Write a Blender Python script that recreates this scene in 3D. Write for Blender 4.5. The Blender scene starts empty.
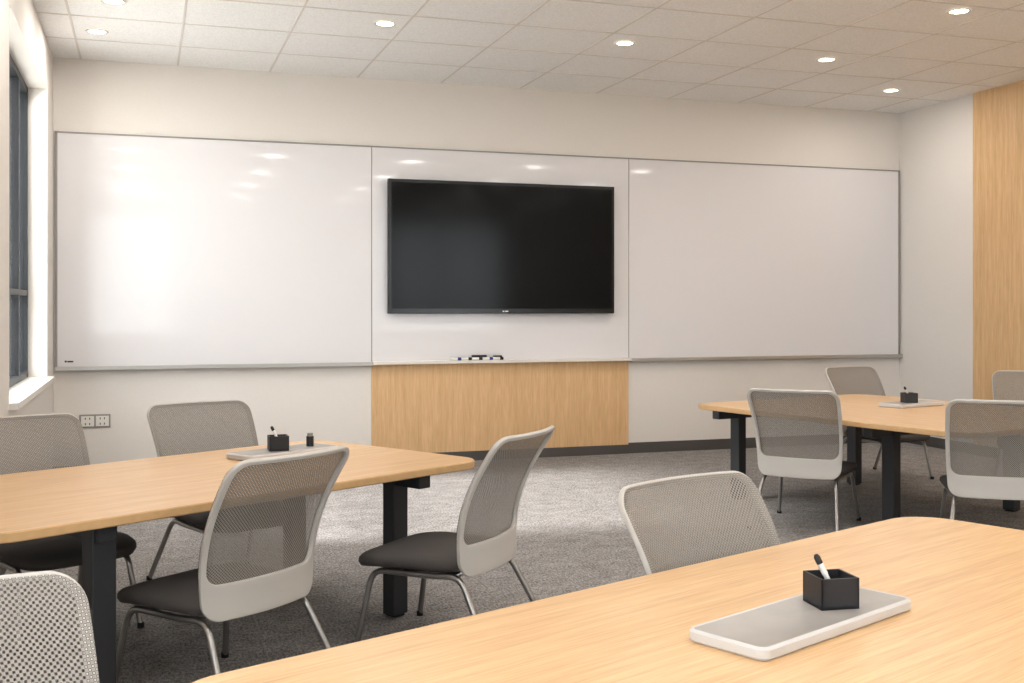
import bpy, bmesh, math, random
from mathutils import Vector, Matrix
random.seed(4)
S=bpy.context.scene
COL=S.collection

# ------------------------------------------------------------ materials
def newmat(name):
    m=bpy.data.materials.new(name); m.use_nodes=True
    nt=m.node_tree; b=nt.nodes['Principled BSDF']
    return m,nt,b
def srgb(r,g,b):
    f=lambda c:(c/255/12.92) if c/255<=0.04045 else ((c/255+0.055)/1.055)**2.4
    return (f(r),f(g),f(b),1)
def plain(name,col,rough=0.6,metal=0.0,noise=0.0,nscale=40,bump=0.0,spec=0.5):
    m,nt,b=newmat(name)
    b.inputs['Base Color'].default_value=col
    b.inputs['Roughness'].default_value=rough
    b.inputs['Metallic'].default_value=metal
    b.inputs['Specular IOR Level'].default_value=spec
    tc=nt.nodes.new('ShaderNodeTexCoord'); n=nt.nodes.new('ShaderNodeTexNoise')
    n.inputs['Scale'].default_value=nscale; n.inputs['Detail'].default_value=6
    nt.links.new(tc.outputs['Object'],n.inputs['Vector'])
    if noise>0:
        r=nt.nodes.new('ShaderNodeValToRGB')
        r.color_ramp.elements[0].position=0.3; r.color_ramp.elements[1].position=0.7
        r.color_ramp.elements[0].color=[c*(1-noise) for c in col[:3]]+[1]
        r.color_ramp.elements[1].color=[min(1,c*(1+noise)) for c in col[:3]]+[1]
        nt.links.new(n.outputs['Fac'],r.inputs['Fac']); nt.links.new(r.outputs['Color'],b.inputs['Base Color'])
    if bump>0:
        bp=nt.nodes.new('ShaderNodeBump'); bp.inputs['Strength'].default_value=bump; bp.inputs['Distance'].default_value=0.002
        nt.links.new(n.outputs['Fac'],bp.inputs['Height']); nt.links.new(bp.outputs['Normal'],b.inputs['Normal'])
    return m
def emis(name,col,st):
    m,nt,b=newmat(name)
    b.inputs['Base Color'].default_value=(0,0,0,1)
    b.inputs['Emission Color'].default_value=col; b.inputs['Emission Strength'].default_value=st
    return m
def wood(name,dark,light,scale,rough=0.4):
    m,nt,b=newmat(name); L=nt.links.new
    tc=nt.nodes.new('ShaderNodeTexCoord'); mp=nt.nodes.new('ShaderNodeMapping')
    mp.inputs['Scale'].default_value=scale
    L(tc.outputs['Object'],mp.inputs['Vector'])
    n1=nt.nodes.new('ShaderNodeTexNoise'); n1.inputs['Scale'].default_value=1.0; n1.inputs['Detail'].default_value=8; n1.inputs['Roughness'].default_value=0.65; n1.inputs['Distortion'].default_value=0.3
    L(mp.outputs['Vector'],n1.inputs['Vector'])
    n2=nt.nodes.new('ShaderNodeTexNoise'); n2.inputs['Scale'].default_value=5.0; n2.inputs['Detail'].default_value=4
    L(mp.outputs['Vector'],n2.inputs['Vector'])
    mx=nt.nodes.new('ShaderNodeMath'); mx.operation='MULTIPLY_ADD'; mx.inputs[1].default_value=0.5
    L(n2.outputs['Fac'],mx.inputs[0]); 
    ml=nt.nodes.new('ShaderNodeMath'); ml.operation='MULTIPLY'; ml.inputs[1].default_value=0.5
    L(n1.outputs['Fac'],ml.inputs[0]); L(ml.outputs[0],mx.inputs[2])
    r=nt.nodes.new('ShaderNodeValToRGB'); r.color_ramp.elements[0].position=0.36; r.color_ramp.elements[1].position=0.62
    r.color_ramp.elements[0].color=dark; r.color_ramp.elements[1].color=light
    L(mx.outputs[0],r.inputs['Fac']); L(r.outputs['Color'],b.inputs['Base Color'])
    b.inputs['Roughness'].default_value=rough
    bp=nt.nodes.new('ShaderNodeBump'); bp.inputs['Strength'].default_value=0.05; bp.inputs['Distance'].default_value=0.001
    L(mx.outputs[0],bp.inputs['Height']); L(bp.outputs['Normal'],b.inputs['Normal'])
    return m
M={}
M['wall']=plain('wall_paint',srgb(225,220,214),0.85,noise=0.01,nscale=60,bump=0.05)
M['trimw']=plain('white_trim_paint',srgb(228,225,219),0.5)
M['base']=plain('charcoal_rubber_base',srgb(84,80,78),0.6)
M['wb']=plain('whiteboard_glass',srgb(223,221,222),0.07,spec=0.3)
b=M['wb'].node_tree.nodes['Principled BSDF']; b.inputs['Anisotropic'].default_value=0.85
tg=M['wb'].node_tree.nodes.new('ShaderNodeTangent'); tg.direction_type='RADIAL'; tg.axis='Z'
M['wb'].node_tree.links.new(tg.outputs[0],b.inputs['Tangent'])
M['seam']=plain('grey_seam',srgb(150,146,142),0.4)
M['alu']=plain('brushed_aluminium',srgb(190,188,184),0.35,metal=0.8)
M['ledge']=plain('pale_ledge',srgb(222,216,208),0.4)
M['woodT']=wood('maple_laminate_table',srgb(204,165,120),srgb(229,195,151),(1.1,38,38),0.34)
M['edgeT']=plain('maple_edge_band',srgb(208,172,126),0.45,noise=0.05,nscale=30)
M['woodP']=wood('oak_veneer_panel',srgb(202,165,121),srgb(224,190,146),(26,26,1.2),0.5)
M['bezel']=plain('black_gloss_bezel',srgb(10,10,11),0.2)
M['screen']=plain('dark_screen_glass',srgb(9,8,7),0.12,spec=0.17)
M['char']=plain('charcoal_steel',srgb(58,59,62),0.45,metal=0.2)
M['blk']=plain('black_plastic',srgb(30,30,32),0.4)
M['cube']=plain('black_box_plastic',srgb(44,44,48),0.45)
M['frame']=plain('light_grey_plastic',srgb(194,190,184),0.45)
M['seat']=plain('dark_seat_fabric',srgb(80,76,74),0.9,noise=0.15,nscale=500,bump=0.3)
M['chrome']=plain('satin_chrome',srgb(160,158,156),0.28,metal=0.9)
M['tray']=plain('tray_grey',srgb(168,163,158),0.35,noise=0.08,nscale=9)
M['trayw']=plain('tray_white',srgb(200,197,195),0.35)
M['white']=plain('white_plastic',srgb(232,230,226),0.35)
M['winf']=plain('dark_window_frame',srgb(38,40,44),0.4)
M['grid']=plain('ceiling_tbar',srgb(222,216,209),0.7)
M['lamp']=emis('downlight_lens',(1,0.94,0.84,1),14)
M['blue']=plain('marker_blue',srgb(40,60,130),0.4)
M['bounce']=plain('bright_bounce_ground',srgb(215,213,208),0.9,noise=0.05,nscale=2)  # pale tone chosen to throw daylight up at the ceiling

# ceiling tile
m,nt,b=newmat('acoustic_ceiling_tile'); L=nt.links.new
tc=nt.nodes.new('ShaderNodeTexCoord'); n=nt.nodes.new('ShaderNodeTexNoise'); n.inputs['Scale'].default_value=90; n.inputs['Detail'].default_value=8
L(tc.outputs['Object'],n.inputs['Vector'])
r=nt.nodes.new('ShaderNodeValToRGB'); r.color_ramp.elements[0].position=0.35; r.color_ramp.elements[1].position=0.6
r.color_ramp.elements[0].color=srgb(235,233,230); r.color_ramp.elements[1].color=srgb(247,246,244)
L(n.outputs['Fac'],r.inputs['Fac']); L(r.outputs['Color'],b.inputs['Base Color']); b.inputs['Roughness'].default_value=0.95
M['ceil']=m
# carpet
m,nt,b=newmat('heathered_carpet'); L=nt.links.new
tc=nt.nodes.new('ShaderNodeTexCoord')
n=nt.nodes.new('ShaderNodeTexNoise'); n.inputs['Scale'].default_value=85; n.inputs['Detail'].default_value=6; n.inputs['Roughness'].default_value=0.9
n3=nt.nodes.new('ShaderNodeTexNoise'); n3.inputs['Scale'].default_value=9; n3.inputs['Detail'].default_value=4
mp=nt.nodes.new('ShaderNodeMapping'); mp.inputs['Scale'].default_value=(1,0.5,1)
L(tc.outputs['Object'],mp.inputs['Vector']); L(mp.outputs['Vector'],n.inputs['Vector']); L(tc.outputs['Object'],n3.inputs['Vector'])
a=nt.nodes.new('ShaderNodeMath'); a.operation='MULTIPLY_ADD'; a.inputs[1].default_value=0.12; L(n3.outputs['Fac'],a.inputs[0]); 
a2=nt.nodes.new('ShaderNodeMath'); a2.operation='MULTIPLY'; a2.inputs[1].default_value=0.88; L(n.outputs['Fac'],a2.inputs[0]); L(a2.outputs[0],a.inputs[2])
r=nt.nodes.new('ShaderNodeValToRGB'); r.color_ramp.elements[0].position=0.40; r.color_ramp.elements[1].position=0.61
r.color_ramp.elements[0].color=srgb(87,85,84); r.color_ramp.elements[1].color=srgb(187,182,179)
L(a.outputs[0],r.inputs['Fac']); L(r.outputs['Color'],b.inputs['Base Color']); b.inputs['Roughness'].default_value=1.0
b.inputs['Specular IOR Level'].default_value=0.1
bp=nt.nodes.new('ShaderNodeBump'); bp.inputs['Strength'].default_value=0.4; bp.inputs['Distance'].default_value=0.005
L(n.outputs['Fac'],bp.inputs['Height']); L(bp.outputs['Normal'],b.inputs['Normal'])
M['carpet']=m
# glass (thin)
m,nt,b=newmat('window_glass'); L=nt.links.new
out=nt.nodes['Material Output']; tr=nt.nodes.new('ShaderNodeBsdfTransparent'); gl=nt.nodes.new('ShaderNodeBsdfGlossy'); gl.inputs['Roughness'].default_value=0.02
mx=nt.nodes.new('ShaderNodeMixShader'); mx.inputs[0].default_value=0.08
tr.inputs['Color'].default_value=(0.93,0.95,0.96,1)
L(tr.outputs[0],mx.inputs[1]); L(gl.outputs[0],mx.inputs[2]); L(mx.outputs[0],out.inputs['Surface'])
M['glass']=m
# chair mesh (woven net with holes)
m,nt,b=newmat('woven_mesh_back'); L=nt.links.new
b.inputs['Roughness'].default_value=0.7
out=nt.nodes['Material Output']; tc=nt.nodes.new('ShaderNodeTexCoord'); sp=nt.nodes.new('ShaderNodeSeparateXYZ')
L(tc.outputs['Object'],sp.inputs[0])
def mth(op,a,bv=None):
    nn=nt.nodes.new('ShaderNodeMath'); nn.operation=op
    if hasattr(a,'links'): L(a,nn.inputs[0])
    else: nn.inputs[0].default_value=a
    if bv is not None:
        if hasattr(bv,'links'): L(bv,nn.inputs[1])
        else: nn.inputs[1].default_value=bv
    return nn.outputs[0]
kx=math.pi/0.0055; kz=math.pi/0.0055
sx=mth('SINE',mth('MULTIPLY',sp.outputs[0],kx)); sz=mth('SINE',mth('MULTIPLY',sp.outputs[2],kz))
pr=mth('MULTIPLY',sx,sz)
hole=mth('GREATER_THAN',pr,0.58)
tr=nt.nodes.new('ShaderNodeBsdfTransparent'); mx=nt.nodes.new('ShaderNodeMixShader')
L(hole,mx.inputs[0]); L(b.outputs[0],mx.inputs[1]); L(tr.outputs[0],mx.inputs[2]); L(mx.outputs[0],out.inputs['Surface'])
ed=mth('GREATER_THAN',pr,0.05)
mc=nt.nodes.new('ShaderNodeMixRGB'); L(ed,mc.inputs[0]); mc.inputs[1].default_value=srgb(155,149,142); mc.inputs[2].default_value=srgb(104,99,94)
L(mc.outputs[0],b.inputs['Base Color'])
M['net']=m

# ------------------------------------------------------------ mesh helpers
def obj(name,me,parent=None,loc=(0,0,0),rz=0.0):
    o=bpy.data.objects.new(name,me); COL.objects.link(o)
    o.location=loc; o.rotation_euler=(0,0,rz)
    if parent: o.parent=parent
    return o
def empty(name,loc=(0,0,0),rz=0.0):
    o=bpy.data.objects.new(name,None); COL.objects.link(o); o.empty_display_size=0.1
    o.location=loc; o.rotation_euler=(0,0,rz); return o
def boxes_mesh(name,bl,mats,bevel=0.0):
    bm=bmesh.new()
    for bx in bl:
        mn,mx=bx[0],bx[1]; mi=bx[2] if len(bx)>2 else 0
        r=bmesh.ops.create_cube(bm,size=1)
        vs=r['verts']
        for v in vs:
            v.co=Vector([(mn[i]+mx[i])/2+v.co[i]*(mx[i]-mn[i]) for i in range(3)])
        fs=set(f for v in vs for f in v.link_faces)
        for f in fs: f.material_index=mi
        if bevel>0:
            es=list(set(e for v in vs for e in v.link_edges))
            bmesh.ops.bevel(bm,geom=es,offset=bevel,segments=2,affect='EDGES',profile=0.5)
    me=bpy.data.meshes.new(name); bm.to_mesh(me); bm.free()
    for mm in mats: me.materials.append(mm)
    return me
def boxes(name,bl,mats,bevel=0.0,parent=None,loc=(0,0,0),rz=0.0):
    if not isinstance(mats,(list,tuple)): mats=[mats]
    return obj(name,boxes_mesh(name,bl,mats,bevel),parent,loc,rz)
def smooth(me,ang=40):
    for p in me.polygons: p.use_smooth=True
    try: me.set_sharp_from_angle(angle=math.radians(ang))
    except Exception: pass
def fillet(pts,r,n=5):
    pts=[Vector(p) for p in pts]; out=[pts[0]]
    for i in range(1,len(pts)-1):
        a,b,c=pts[i-1],pts[i],pts[i+1]
        ra=min(r,(a-b).length*0.45,(c-b).length*0.45)
        p0=b+(a-b).normalized()*ra; p1=b+(c-b).normalized()*ra
        for k in range(n+1):
            t=k/n; out.append((1-t)**2*p0+2*t*(1-t)*b+t*t*p1)
    out.append(pts[-1]); return out
def tube(bm,pts,rad,seg=10,mi=0):
    pts=[Vector(p) for p in pts]; rings=[]
    up=Vector((0.123,0.31,0.94)).normalized()
    for i,p in enumerate(pts):
        t=(pts[min(i+1,len(pts)-1)]-pts[max(i-1,0)]).normalized()
        n=up-t*up.dot(t)
        if n.length<1e-4: n=Vector((1,0,0))-t*t.x
        n.normalize(); up=n; b2=t.cross(n)
        rr=rad[i] if isinstance(rad,(list,tuple)) else rad
        rings.append([bm.verts.new(p+(n*math.cos(2*math.pi*k/seg)+b2*math.sin(2*math.pi*k/seg))*rr) for k in range(seg)])
    for i in range(len(rings)-1):
        for k in range(seg):
            f=bm.faces.new((rings[i][k],rings[i][(k+1)%seg],rings[i+1][(k+1)%seg],rings[i+1][k])); f.material_index=mi
    f=bm.faces.new(rings[0][::-1]); f.material_index=mi
    f=bm.faces.new(rings[-1]); f.material_index=mi
def fin(bm,name,mats,ang=40):
    bmesh.ops.recalc_face_normals(bm,faces=bm.faces)
    me=bpy.data.meshes.new(name); bm.to_mesh(me); bm.free()
    for mm in mats: me.materials.append(mm)
    smooth(me,ang); return me
def baked(me,mods):
    o=bpy.data.objects.new('tmp',me); COL.objects.link(o)
    for t,kw in mods:
        md=o.modifiers.new(t,t)
        for k,v in kw.items(): setattr(md,k,v)
    dg=bpy.context.evaluated_depsgraph_get(); dg.update()
    m2=bpy.data.meshes.new_from_object(o.evaluated_get(dg)); m2.name=me.name
    bpy.data.objects.remove(o); return m2
def sgp(v,p): return math.copysign(abs(v)**p,v)
def rrect(hx,hy,r,n=8,ns=1):
    pts=[]
    cs=((hx-r,hy-r,0),(-hx+r,hy-r,90),(-hx+r,-hy+r,180),(hx-r,-hy+r,270))
    for cx,cy,a0 in cs:
        arc=[]
        for k in range(n+1):
            a=math.radians(a0+90*k/n); arc.append((cx+r*math.cos(a),cy+r*math.sin(a)))
        if pts and ns>1:
            p=pts[-1]; q=arc[0]
            for s in range(1,ns): pts.append((p[0]+(q[0]-p[0])*s/ns,p[1]+(q[1]-p[1])*s/ns))
        pts+=arc
    if ns>1:
        p=pts[-1]; q=pts[0]
        for s in range(1,ns): pts.append((p[0]+(q[0]-p[0])*s/ns,p[1]+(q[1]-p[1])*s/ns))
    return pts

# ------------------------------------------------------------ room
XL,XR,YB,YR,H=-0.71,7.48,9.73,-3.0,3.427
XL2=-1.30; YJ=6.05; T=0.25
boxes('floor',[((XL2-T,YR-T,-0.1),(XR+T,YB+T,0))],M['carpet'])
boxes('ceiling',[((XL2-T,YR-T,H),(XR+T,YB+T,H+0.1))],M['ceil'])
boxes('wall_back',[((XL-T,YB,0),(XR+T,YB+T,H))],M['wall'])
boxes('wall_right',[((XR,YR,0),(XR+T,YB,H))],M['wall'])
WY0,WY1,WZ0,WZ1=6.66,9.15,0.86,3.06
RZ1=3.2
boxes('wall_left',[((XL-T,YJ,0),(XL,YB,WZ0)),((XL-T,YJ,WZ1),(XL,YB,H)),((XL-T,YJ,WZ0),(XL,WY0,WZ1)),((XL-T,WY1,WZ0),(XL,YB,WZ1)),
   ((XL2-T,YJ,0),(XL-T,YJ+T,H)),
   ((XL2-T,YR,0),(XL2,YJ,WZ0)),((XL2-T,YR,WZ1),(XL2,YJ,H)),((XL2-T,YR,WZ0),(XL2,-2.4,WZ1)),((XL2-T,1.6,WZ0),(XL2,YJ,WZ1))],M['wall'])
RX=[(-1.1,0.5),(4.5,7.2)]  # second opening is unseen, added to let in more light
bl=[((XL2-T,YR-T,0),(XR+T,YR,WZ0)),((XL2-T,YR-T,RZ1),(XR+T,YR,H)),((XL2-T,YR-T,WZ0),(RX[0][0],YR,RZ1)),((RX[1][1],YR-T,WZ0),(XR+T,YR,RZ1)),
    ((RX[0][1],YR-T,WZ0),(RX[1][0],YR,RZ1))]
boxes('wall_rear',bl,M['wall'])
def window(name,axis,p,a0,a1,z0,z1,nm=2,d=0.05):
    e=empty(name); f=0.05
    def bx(u0,u1,w0,w1,dd=d):
        if axis=='x': return ((p-dd,u0,w0),(p,u1,w1))
        return ((u0,p-dd,w0),(u1,p,w1))
    bl=[bx(a0,a1,z0,z0+f),bx(a0,a1,z1-f,z1),bx(a0,a0+f,z0,z1),bx(a1-f,a1,z0,z1)]
    for i in range(1,nm):
        c=a0+(a1-a0)*i/nm; bl.append(bx(c-f/2,c+f/2,z0,z1))
    bl.append(bx(a0,a1,z0+0.62,z0+0.66))
    boxes('window_frame',bl,M['winf'],parent=e)
    if axis=='x': g=[((p-0.03,a0+f,z0+f),(p-0.024,a1-f,z1-f))]
    else: g=[((a0+f,p-0.03,z0+f),(a1-f,p-0.024,z1-f))]
    boxes('window_pane',g,M['glass'],parent=e)
window('window_1','x',XL-0.135,WY0,WY1,WZ0,WZ1,4,0.09)
window('window_2','x',XL2-0.15,-2.4,1.6,WZ0,WZ1,3)  # unseen window added for daylight, set back to keep sun off tables
for i,(a,c) in enumerate(RX): window('window_%d'%(i+3),'y',YR-0.12,a,c,WZ0,RZ1)
boxes('trim_1',[((XL-0.14,WY0-0.04,WZ0-0.035),(XL+0.05,WY1+0.03,WZ0+0.003))],M['trimw'],0.004)
# baseboards
boxes('baseboard_back',[((XL,YB-0.014,0),(1.905,YB,0.1)),((1.905,YB-0.026,0),(4.385,YB-0.012,0.085)),((4.385,YB-0.014,0),(XR,YB,0.1))],M['base'])
boxes('baseboard_left',[((XL,YJ,0),(XL+0.014,YB-0.014,0.1))],M['base'])
boxes('baseboard_right',[((XR-0.014,8.62,0),(XR,YB-0.014,0.1)),((XR-0.032,2.5,0),(XR-0.02,8.62,0.1))],M['base'])
# wood panels
boxes('oak_wall_panel',[((XR-0.022,2.5,0),(XR,8.62,H))],M['woodP'])
boxes('oak_wainscot_panel',[((1.905,YB-0.014,0.0),(4.385,YB-0.001,0.886))],M['woodP'])
# ceiling grid
bl=[]; w=0.008
for i in range(-3,12):
    x=0.26+0.76*i
    if XL2<x<XR: bl.append(((x-w,YR,H-0.003),(x+w,YB,H)))
for i in range(0,20):
    y=YB-0.72*i
    if YR<y<YB: bl.append(((XL2,y-w,H-0.0035),(XR,y+w,H)))
boxes('ceiling_grid',bl,M['grid'])

# ------------------------------------------------------------ whiteboards
WBZ0,WBZ1=0.91,2.812
e=empty('whiteboard')
xsb=[-0.682,1.903,4.386,7.455]
boxes('board_panels',[((xsb[i]+0.004,YB-0.022,WBZ0),(xsb[i+1]-0.004,YB,WBZ1)) for i in range(3)],M['wb'],0.002,parent=e)
boxes('board_trim',[((xsb[0]-0.012,YB-0.026,WBZ1),(xsb[3]+0.012,YB,WBZ1+0.012)),((xsb[0]-0.014,YB-0.026,WBZ0),(xsb[0]+0.004,YB,WBZ1+0.012)),((xsb[3]-0.004,YB-0.026,WBZ0),(xsb[3]+0.012,YB,WBZ1+0.012)),
     ((xsb[1]-0.004,YB-0.018,WBZ0),(xsb[1]+0.004,YB,WBZ1)),((xsb[2]-0.004,YB-0.018,WBZ0),(xsb[2]+0.004,YB,WBZ1))],M['seam'],parent=e)
boxes('pen_rail',[((xsb[0]-0.01,YB-0.07,WBZ0-0.035),(xsb[1]-0.003,YB,WBZ0-0.012)),((xsb[0]-0.01,YB-0.075,WBZ0-0.03),(xsb[1]-0.003,YB-0.065,WBZ0+0.003)),
     ((xsb[2]+0.003,YB-0.07,WBZ0-0.035),(xsb[3]+0.01,YB,WBZ0-0.012)),((xsb[2]+0.003,YB-0.075,WBZ0-0.03),(xsb[3]+0.01,YB-0.065,WBZ0+0.003))],M['alu'],0.003,parent=e)
boxes('pen_ledge',[((xsb[1],YB-0.09,WBZ0-0.022),(xsb[2],YB,WBZ0+0.006))],M['ledge'],0.003,parent=e)
boxes('maker_mark',[((xsb[0]+0.06,YB-0.0235,WBZ0+0.035),(xsb[0]+0.075,YB-0.0215,WBZ0+0.05)),((xsb[0]+0.08,YB-0.0235,WBZ0+0.035),(xsb[0]+0.125,YB-0.0215,WBZ0+0.047))],M['blk'],parent=e)
# markers and eraser on the ledge
e=empty('marker_set',(2.88,YB-0.055,WBZ0+0.006))
bm=bmesh.new()
for i in range(9):
    x=-0.22+i*0.05; a=random.uniform(-0.25,0.25); z=0.013
    d=Vector((math.cos(a),math.sin(a)*0.4,0)).normalized()*0.05
    c=Vector((x,-0.012+0.024*(i%2),z))
    tube(bm,[c-d,c+d*0.35],0.013,10,1 if i%2 else 0); tube(bm,[c+d*0.35,c+d],0.014,10,1 if i%3 else 2)
obj('markers',fin(bm,'markers',[M['white'],M['blk'],M['blue']]),e)
boxes('eraser',[((-0.06,0.004,0.026),(0.08,0.03,0.045)),((0.14,-0.02,0.026),(0.22,0.02,0.04))],[M['cube']],0.004,parent=e)

# ------------------------------------------------------------ TV
e=empty('wall_display',(3.117,YB-0.022,1.935))
hw,hh=1.083,0.597
boxes('bezel',[((-hw,-0.085,-hh),(hw,-0.03,hh))],M['bezel'],0.006,parent=e)
boxes('screen_glass',[((-hw+0.028,-0.0875,-hh+0.045),(hw-0.028,-0.084,hh-0.028))],M['screen'],parent=e)
boxes('rear_housing',[((-hw*0.85,-0.03,-hh*0.8),(hw*0.85,0.0,hh*0.8))],M['blk'],parent=e)
boxes('badge',[((-0.025,-0.0885,-hh+0.016),(-0.008,-0.085,-hh+0.026)),((0.0,-0.0885,-hh+0.016),(0.028,-0.085,-hh+0.026))],M['white'],parent=e)

# outlet plate
e=empty('wall_outlet',(-0.392,YB,0.459))
boxes('plate',[((-0.12,-0.008,-0.055),(0.12,0,0.055))],M['seam'],0.003,parent=e)
bl=[];b2=[]
for cx in (-0.057,0.057):
    bl.append(((cx-0.05,-0.0105,-0.042),(cx+0.05,-0.006,0.042)))
    for cz in (-0.022,0.022):
        b2+= [((cx-0.02,-0.0115,cz-0.008),(cx-0.013,-0.009,cz+0.008)),((cx+0.013,-0.0115,cz-0.008),(cx+0.02,-0.009,cz+0.008))]
boxes('sockets',bl,M['trimw'],0.001,parent=e)
boxes('slots',b2,M['blk'],parent=e)

# ------------------------------------------------------------ downlights
def ring_mesh():
    bm=bmesh.new(); seg=32
    prof=[(0.082,0.0),(0.080,-0.006),(0.066,-0.006),(0.058,0.0)]
    rs=[[bm.verts.new((r*math.cos(2*math.pi*k/seg),r*math.sin(2*math.pi*k/seg),z)) for k in range(seg)] for r,z in prof]
    for i in range(len(rs)-1):
        for k in range(seg): bm.faces.new((rs[i][k],rs[i][(k+1)%seg],rs[i+1][(k+1)%seg],rs[i+1][k]))
    return fin(bm,'downlight_trim',[M['trimw']],60)
def disc_mesh():
    bm=bmesh.new(); bmesh.ops.create_circle(bm,cap_ends=True,segments=32,radius=0.06)
    for v in bm.verts: v.co.z=-0.002
    me=bpy.data.meshes.new('downlight_lens'); bm.to_mesh(me); bm.free(); me.materials.append(M['lamp']); return me
RM,DM=ring_mesh(),disc_mesh()
ld=bpy.data.lights.new('downlight_lamp','AREA'); ld.shape='DISK'; ld.size=0.11; ld.energy=7.3; ld.color=(1,0.955,0.91)
pos=[]
for y in (7.82,6.26,4.43,2.6,0.77,-1.06):
    for x in (-0.2,1.63,3.5,5.3,6.95):
        if y==7.82 and x==6.95: continue
        pos.append((x,y))
pos+=[(-0.337,8.712),(6.62,8.729)]
for x,y in pos:
    e=empty('recessed_downlight',(x,y,H-0.0036))
    obj('trim_ring',RM,e); obj('lens',DM,e)
    lo=bpy.data.objects.new('lamp',ld); COL.objects.link(lo); lo.parent=e; lo.location=(0,0,-0.012)

# ------------------------------------------------------------ chair
BH=0.57; BZ=0.325
def surf(x,t,dy=0.0):
    u=t/BH
    y=0.015-0.03*u-0.15*u**1.7+0.035*math.sin(math.pi*min(1,u*1.1))+0.62*x*x
    return Vector((x,y+dy,BZ+t*0.985))
def chair_parts():
    N=72
    def loop(tc,ht,hw,r):
        pts=[]
        for x,y in rrect(hw,ht,r,8,9):
            t=tc+y; u=t/BH
            pts.append((x*(0.90+0.15*u-0.03*u*u),t))
        return pts
    outer=loop(BH/2,BH/2,0.285,0.065)
    inner=loop(0.340,0.214,0.263,0.05)
    netl=loop(0.338,0.229,0.282,0.062)
    n=len(outer)
    bm=bmesh.new()
    K=4; rings=[]
    for j in range(K+1):
        f=j/K
        rings.append([bm.verts.new(surf(outer[k][0]*(1-f)+inner[k][0]*f,outer[k][1]*(1-f)+inner[k][1]*f)) for k in range(n)])
    for j in range(K):
        for k in range(n): bm.faces.new((rings[j][k],rings[j][(k+1)%n],rings[j+1][(k+1)%n],rings[j+1][k]))
    fr=fin(bm,'back_frame',[M['frame']],180)
    fr=baked(fr,[('SOLIDIFY',dict(thickness=0.018,offset=0)),('BEVEL',dict(width=0.005,segments=3,limit_method='ANGLE',angle_limit=0.7))]); smooth(fr,50)
    bm=bmesh.new(); K=8; c=(0,0.338); rings=[]
    for j in range(K):
        f=(1-j/K)
        rings.append([bm.verts.new(surf(c[0]+(netl[k][0]-c[0])*f,c[1]+(netl[k][1]-c[1])*f,0.0115)) for k in range(n)])
    cv=bm.verts.new(surf(c[0],c[1],0.0115))
    for j in range(K-1):
        for k in range(n): bm.faces.new((rings[j][k],rings[j][(k+1)%n],rings[j+1][(k+1)%n],rings[j+1][k]))
    for k in range(n): bm.faces.new((rings[-1][k],rings[-1][(k+1)%n],cv))
    net=fin(bm,'back_net',[M['net']],180)
    # seat cushion
    bm=bmesh.new(); rings=[]
    prof=[(0.90,-0.052),(0.97,-0.045),(1.0,-0.028),(0.995,-0.012),(0.95,0.0),(0.8,0.007),(0.5,0.010),(0.2,0.010)]
    for s,z in prof:
        rg=[]
        for k in range(N):
            a=2*math.pi*k/N
            x=0.265*s*sgp(math.cos(a),2/4.5); y=0.30+0.275*s*sgp(math.sin(a),2/4.5)
            x*=1+0.10*((y-0.30)/0.275)*0.5
            zz=0.39+z-0.35*max(0,y-0.40)**1.5
            rg.append(bm.verts.new((x,y,zz)))
        rings.append(rg)
    for j in range(len(rings)-1):
        for k in range(N): bm.faces.new((rings[j][k],rings[j][(k+1)%N],rings[j+1][(k+1)%N],rings[j+1][k]))
    bm.faces.new(rings[-1]); bm.faces.new(rings[0][::-1])
    seat=fin(bm,'seat',[M['seat']],60)
    # tubular frame
    bm=bmesh.new()
    for s in (-1,1):
        p=fillet([(s*0.262,0.53,0.012),(s*0.230,0.475,0.318),(s*0.225,0.20,0.317),(s*0.225,0.075,0.325),(s*0.275,-0.09,0.012)],0.06,6)
        tube(bm,p,0.0125,12)
        q=fillet([(s*0.225,0.20,0.317),(s*0.205,0.09,0.325),(s*0.19,0.068,0.35),(s*0.18,0.062,0.44)],0.03,5)
        tube(bm,q,0.010,10)
    tube(bm,[(-0.228,0.38,0.317),(0.228,0.38,0.317)],0.009,10)
    tube(bm,[(-0.225,0.12,0.319),(0.225,0.12,0.319)],0.009,10)
    legs=fin(bm,'leg_frame',[M['chrome']],60)
    bm=bmesh.new()
    for s in (-1,1):
        for xx,yy in ((0.263,0.532),(0.276,-0.092)):
            tube(bm,[(s*xx,yy,0.0),(s*xx,yy,0.022)],0.015,12)
        tube(bm,[(s*0.14,0.10,0.321),(s*0.14,0.40,0.313)],0.008,8)
    gl=fin(bm,'glides',[M['blk']],60)
    return [('back_frame',fr),('back_net',net),('seat',seat),('leg_frame',legs),('glides',gl)]
CP=chair_parts()
def chair(x,y,ang,sc=1.0):
    e=empty('stacking_chair',(x,y,0),math.radians(ang)); e.scale=(sc,sc,sc)
    for n_,me in CP: obj(n_,me,e)
chair(0.42,3.95,38)
chair(1.385,4.32,47)
chair(1.53,2.79,201)
chair(3.85,6.00,-48)
chair(4.48,4.97,-34)
chair(5.71,7.95,190)
chair(6.58,6.95,140)
chair(0.31,5.97,203)
chair(-0.50,5.42,208)
chair(-0.34,2.05,201)

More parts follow.
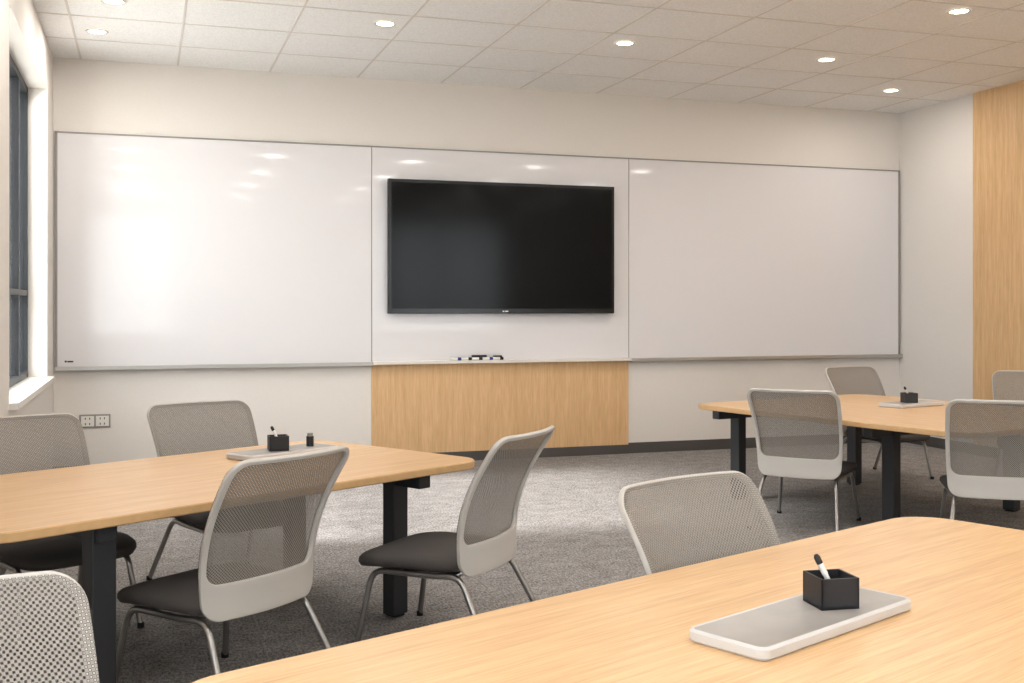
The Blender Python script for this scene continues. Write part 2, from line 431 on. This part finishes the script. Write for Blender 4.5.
# ------------------------------------------------------------ tables
TH=0.69
def table(cx,cy,ang,Lx,Wy,name='conference_table',ixn=0.34,ixp=0.34,rad=0.14,iyn=0.12,iyp=0.12):
    e=empty(name,(cx,cy,0),math.radians(ang))
    bm=bmesh.new(); th=0.034
    prof=[(0.004,TH-th),(0.0,TH-th+0.004),(0.0,TH-0.004),(0.004,TH)]
    rings=[]
    for ins,z in prof:
        o2=rrect(Lx/2-ins,Wy/2-ins,rad-ins,10)
        rings.append([bm.verts.new((p[0],p[1],z)) for p in o2])
    n=len(rings[0])
    for j in range(3):
        for k in range(n):
            f=bm.faces.new((rings[j][k],rings[j][(k+1)%n],rings[j+1][(k+1)%n],rings[j+1][k])); f.material_index=1
    bm.faces.new(rings[-1]); f=bm.faces.new(rings[0][::-1]); f.material_index=2
    obj('table_top',fin(bm,'table_top',[M['woodT'],M['edgeT'],M['char']],30),e)
    lw=0.045; zt=TH-th
    PX=((-(Lx/2-ixn),iyn),(Lx/2-ixp,iyp))
    bl=[];b2=[]
    for px,iy in PX:
        for sy in (-1,1):
            py=sy*(Wy/2-iy)
            bl.append(((px-lw,py-lw*0.8,0.01),(px+lw,py+lw*0.8,zt)))
            b2.append(((px-0.03,py-0.03,0),(px+0.03,py+0.03,0.014)))
        bl.append(((px-0.035,-(Wy/2-0.06),zt-0.065),(px+0.035,(Wy/2-0.06),zt-0.003)))
    bl.append(((PX[0][0],-0.2,zt-0.06),(PX[1][0],-0.14,zt-0.004)))
    bl.append(((PX[0][0],0.14,zt-0.06),(PX[1][0],0.2,zt-0.004)))
    boxes('table_frame',bl,M['char'],0.006,parent=e)
    boxes('levelling_feet',b2,M['blk'],0.003,parent=e)
    return e
def from_corner(px,py,ang,L,W,sx,sy):
    a=math.radians(ang); lx,ly=-sx*L/2,-sy*W/2
    return px+lx*math.cos(a)-ly*math.sin(a), py+lx*math.sin(a)+ly*math.cos(a)
c=from_corner(1.49,4.87,31,2.3,1.22,1,-1); table(c[0],c[1],31,2.3,1.22,ixn=0.46,ixp=0.34,iyn=0.12,iyp=0.25)
c=from_corner(2.46,3.13,22.4,2.66,1.25,1,1); table(c[0],c[1],22.4,2.66,1.25)
c=from_corner(3.77,7.26,-76,2.3,1.8,-1,-1); table(c[0],c[1],-76,2.3,1.8,ixn=0.2,ixp=0.75,iyn=0.28,iyp=0.28)

# ------------------------------------------------------------ trays with pen cups
def tray(x,y,ang,L=0.58,W=0.2,cupx=0.10,extra=False,pens=1):
    e=empty('desk_tray',(x,y,TH),math.radians(ang))
    bm=bmesh.new()
    prof=[(0.006,0,0.0),(0.0,0,0.006),(0.0,0,0.022),(0.004,0,0.027),(0.006,0,0.028),(0.010,1,0.0265)]
    rings=[]
    for ins,_,z in prof:
        rings.append([bm.verts.new((p[0],p[1],z)) for p in rrect(L/2-ins,W/2-ins,0.025-ins,6)])
    n=len(rings[0])
    for j in range(len(rings)-1):
        for k in range(n): bm.faces.new((rings[j][k],rings[j][(k+1)%n],rings[j+1][(k+1)%n],rings[j+1][k]))
    f=bm.faces.new(rings[-1]); f.material_index=1; bm.faces.new(rings[0][::-1])
    obj('tray_body',fin(bm,'tray_body',[M['trayw'],M['tray']],30),e)
    c=empty('pen_cup',(0,0,0)); c.parent=e; c.location=(cupx,0,0.0265); c.rotation_euler=(0,0,math.radians(-30))
    s=0.045; h=0.068; t=0.005
    boxes('cup_walls',[((-s,-s,0),(s,s,0.006)),((-s,-s,0),(-s+t,s,h)),((s-t,-s,0),(s,s,h)),((-s,-s,0),(s,-s+t,h)),((-s,s-t,0),(s,s,h))],M['cube'],parent=c)
    bm=bmesh.new()
    for i in range(pens):
        b0=Vector((0.018-0.02*i,0.0+0.02*i,0.008)); d=Vector((-0.42+0.5*i,0.12,0.9)).normalized()
        tube(bm,[b0,b0+d*0.065],0.006,10,1); tube(bm,[b0+d*0.065,b0+d*0.092],[0.007,0.007],10,1); tube(bm,[b0+d*0.092,b0+d*0.108,b0+d*0.114],[0.0072,0.0072,0.004],10,0)
    obj('marker',fin(bm,'marker',[M['blk'],M['white']]),c)
    if extra:
        bm=bmesh.new(); tube(bm,[(0.16,0.0,0.0265),(0.16,0,0.075)],[0.018,0.018],16,0); tube(bm,[(0.16,0,0.075),(0.16,0,0.09)],[0.014,0.014],12,1)
        obj('cap_bottle',fin(bm,'cap_bottle',[M['blk'],M['seam']]),e)
tray(1.37,2.10,23.5)
tray(0.62,5.32,31,0.52,0.2,-0.03,True)
tray(5.18,6.6,15,0.5,0.2,-0.03)

# ------------------------------------------------------------ outside ground
boxes('bounce_ground',[((-40,-40,-0.3),(40,40,-0.15))],M['bounce'])  # unseen ground, made bright as a bounce surface for the room

# ------------------------------------------------------------ light
w=bpy.data.worlds.new('World'); S.world=w; w.use_nodes=True
bg=w.node_tree.nodes['Background']; bg.inputs[0].default_value=(0.97,0.985,1,1); bg.inputs[1].default_value=6.0
su=bpy.data.lights.new('sun','SUN'); su.energy=9; su.angle=math.radians(8); su.color=(1,0.96,0.92)
so=bpy.data.objects.new('sun',su); COL.objects.link(so)
d=Vector((1,-0.06,-math.tan(math.radians(32))))
so.rotation_euler=d.to_track_quat('-Z','Y').to_euler()

# ------------------------------------------------------------ camera
cam=bpy.data.cameras.new('camera'); co=bpy.data.objects.new('camera',cam); COL.objects.link(co)
cam.sensor_width=36; cam.lens=36*1109/1024; cam.shift_y=-32.5/1024
co.location=(0,0,1.38); co.rotation_euler=(math.radians(90),0,math.radians(-18.3))
S.camera=co
S.view_settings.view_transform='Standard'
S.view_settings.look='None'
S.view_settings.exposure=0.26
S.view_settings.gamma=0.90
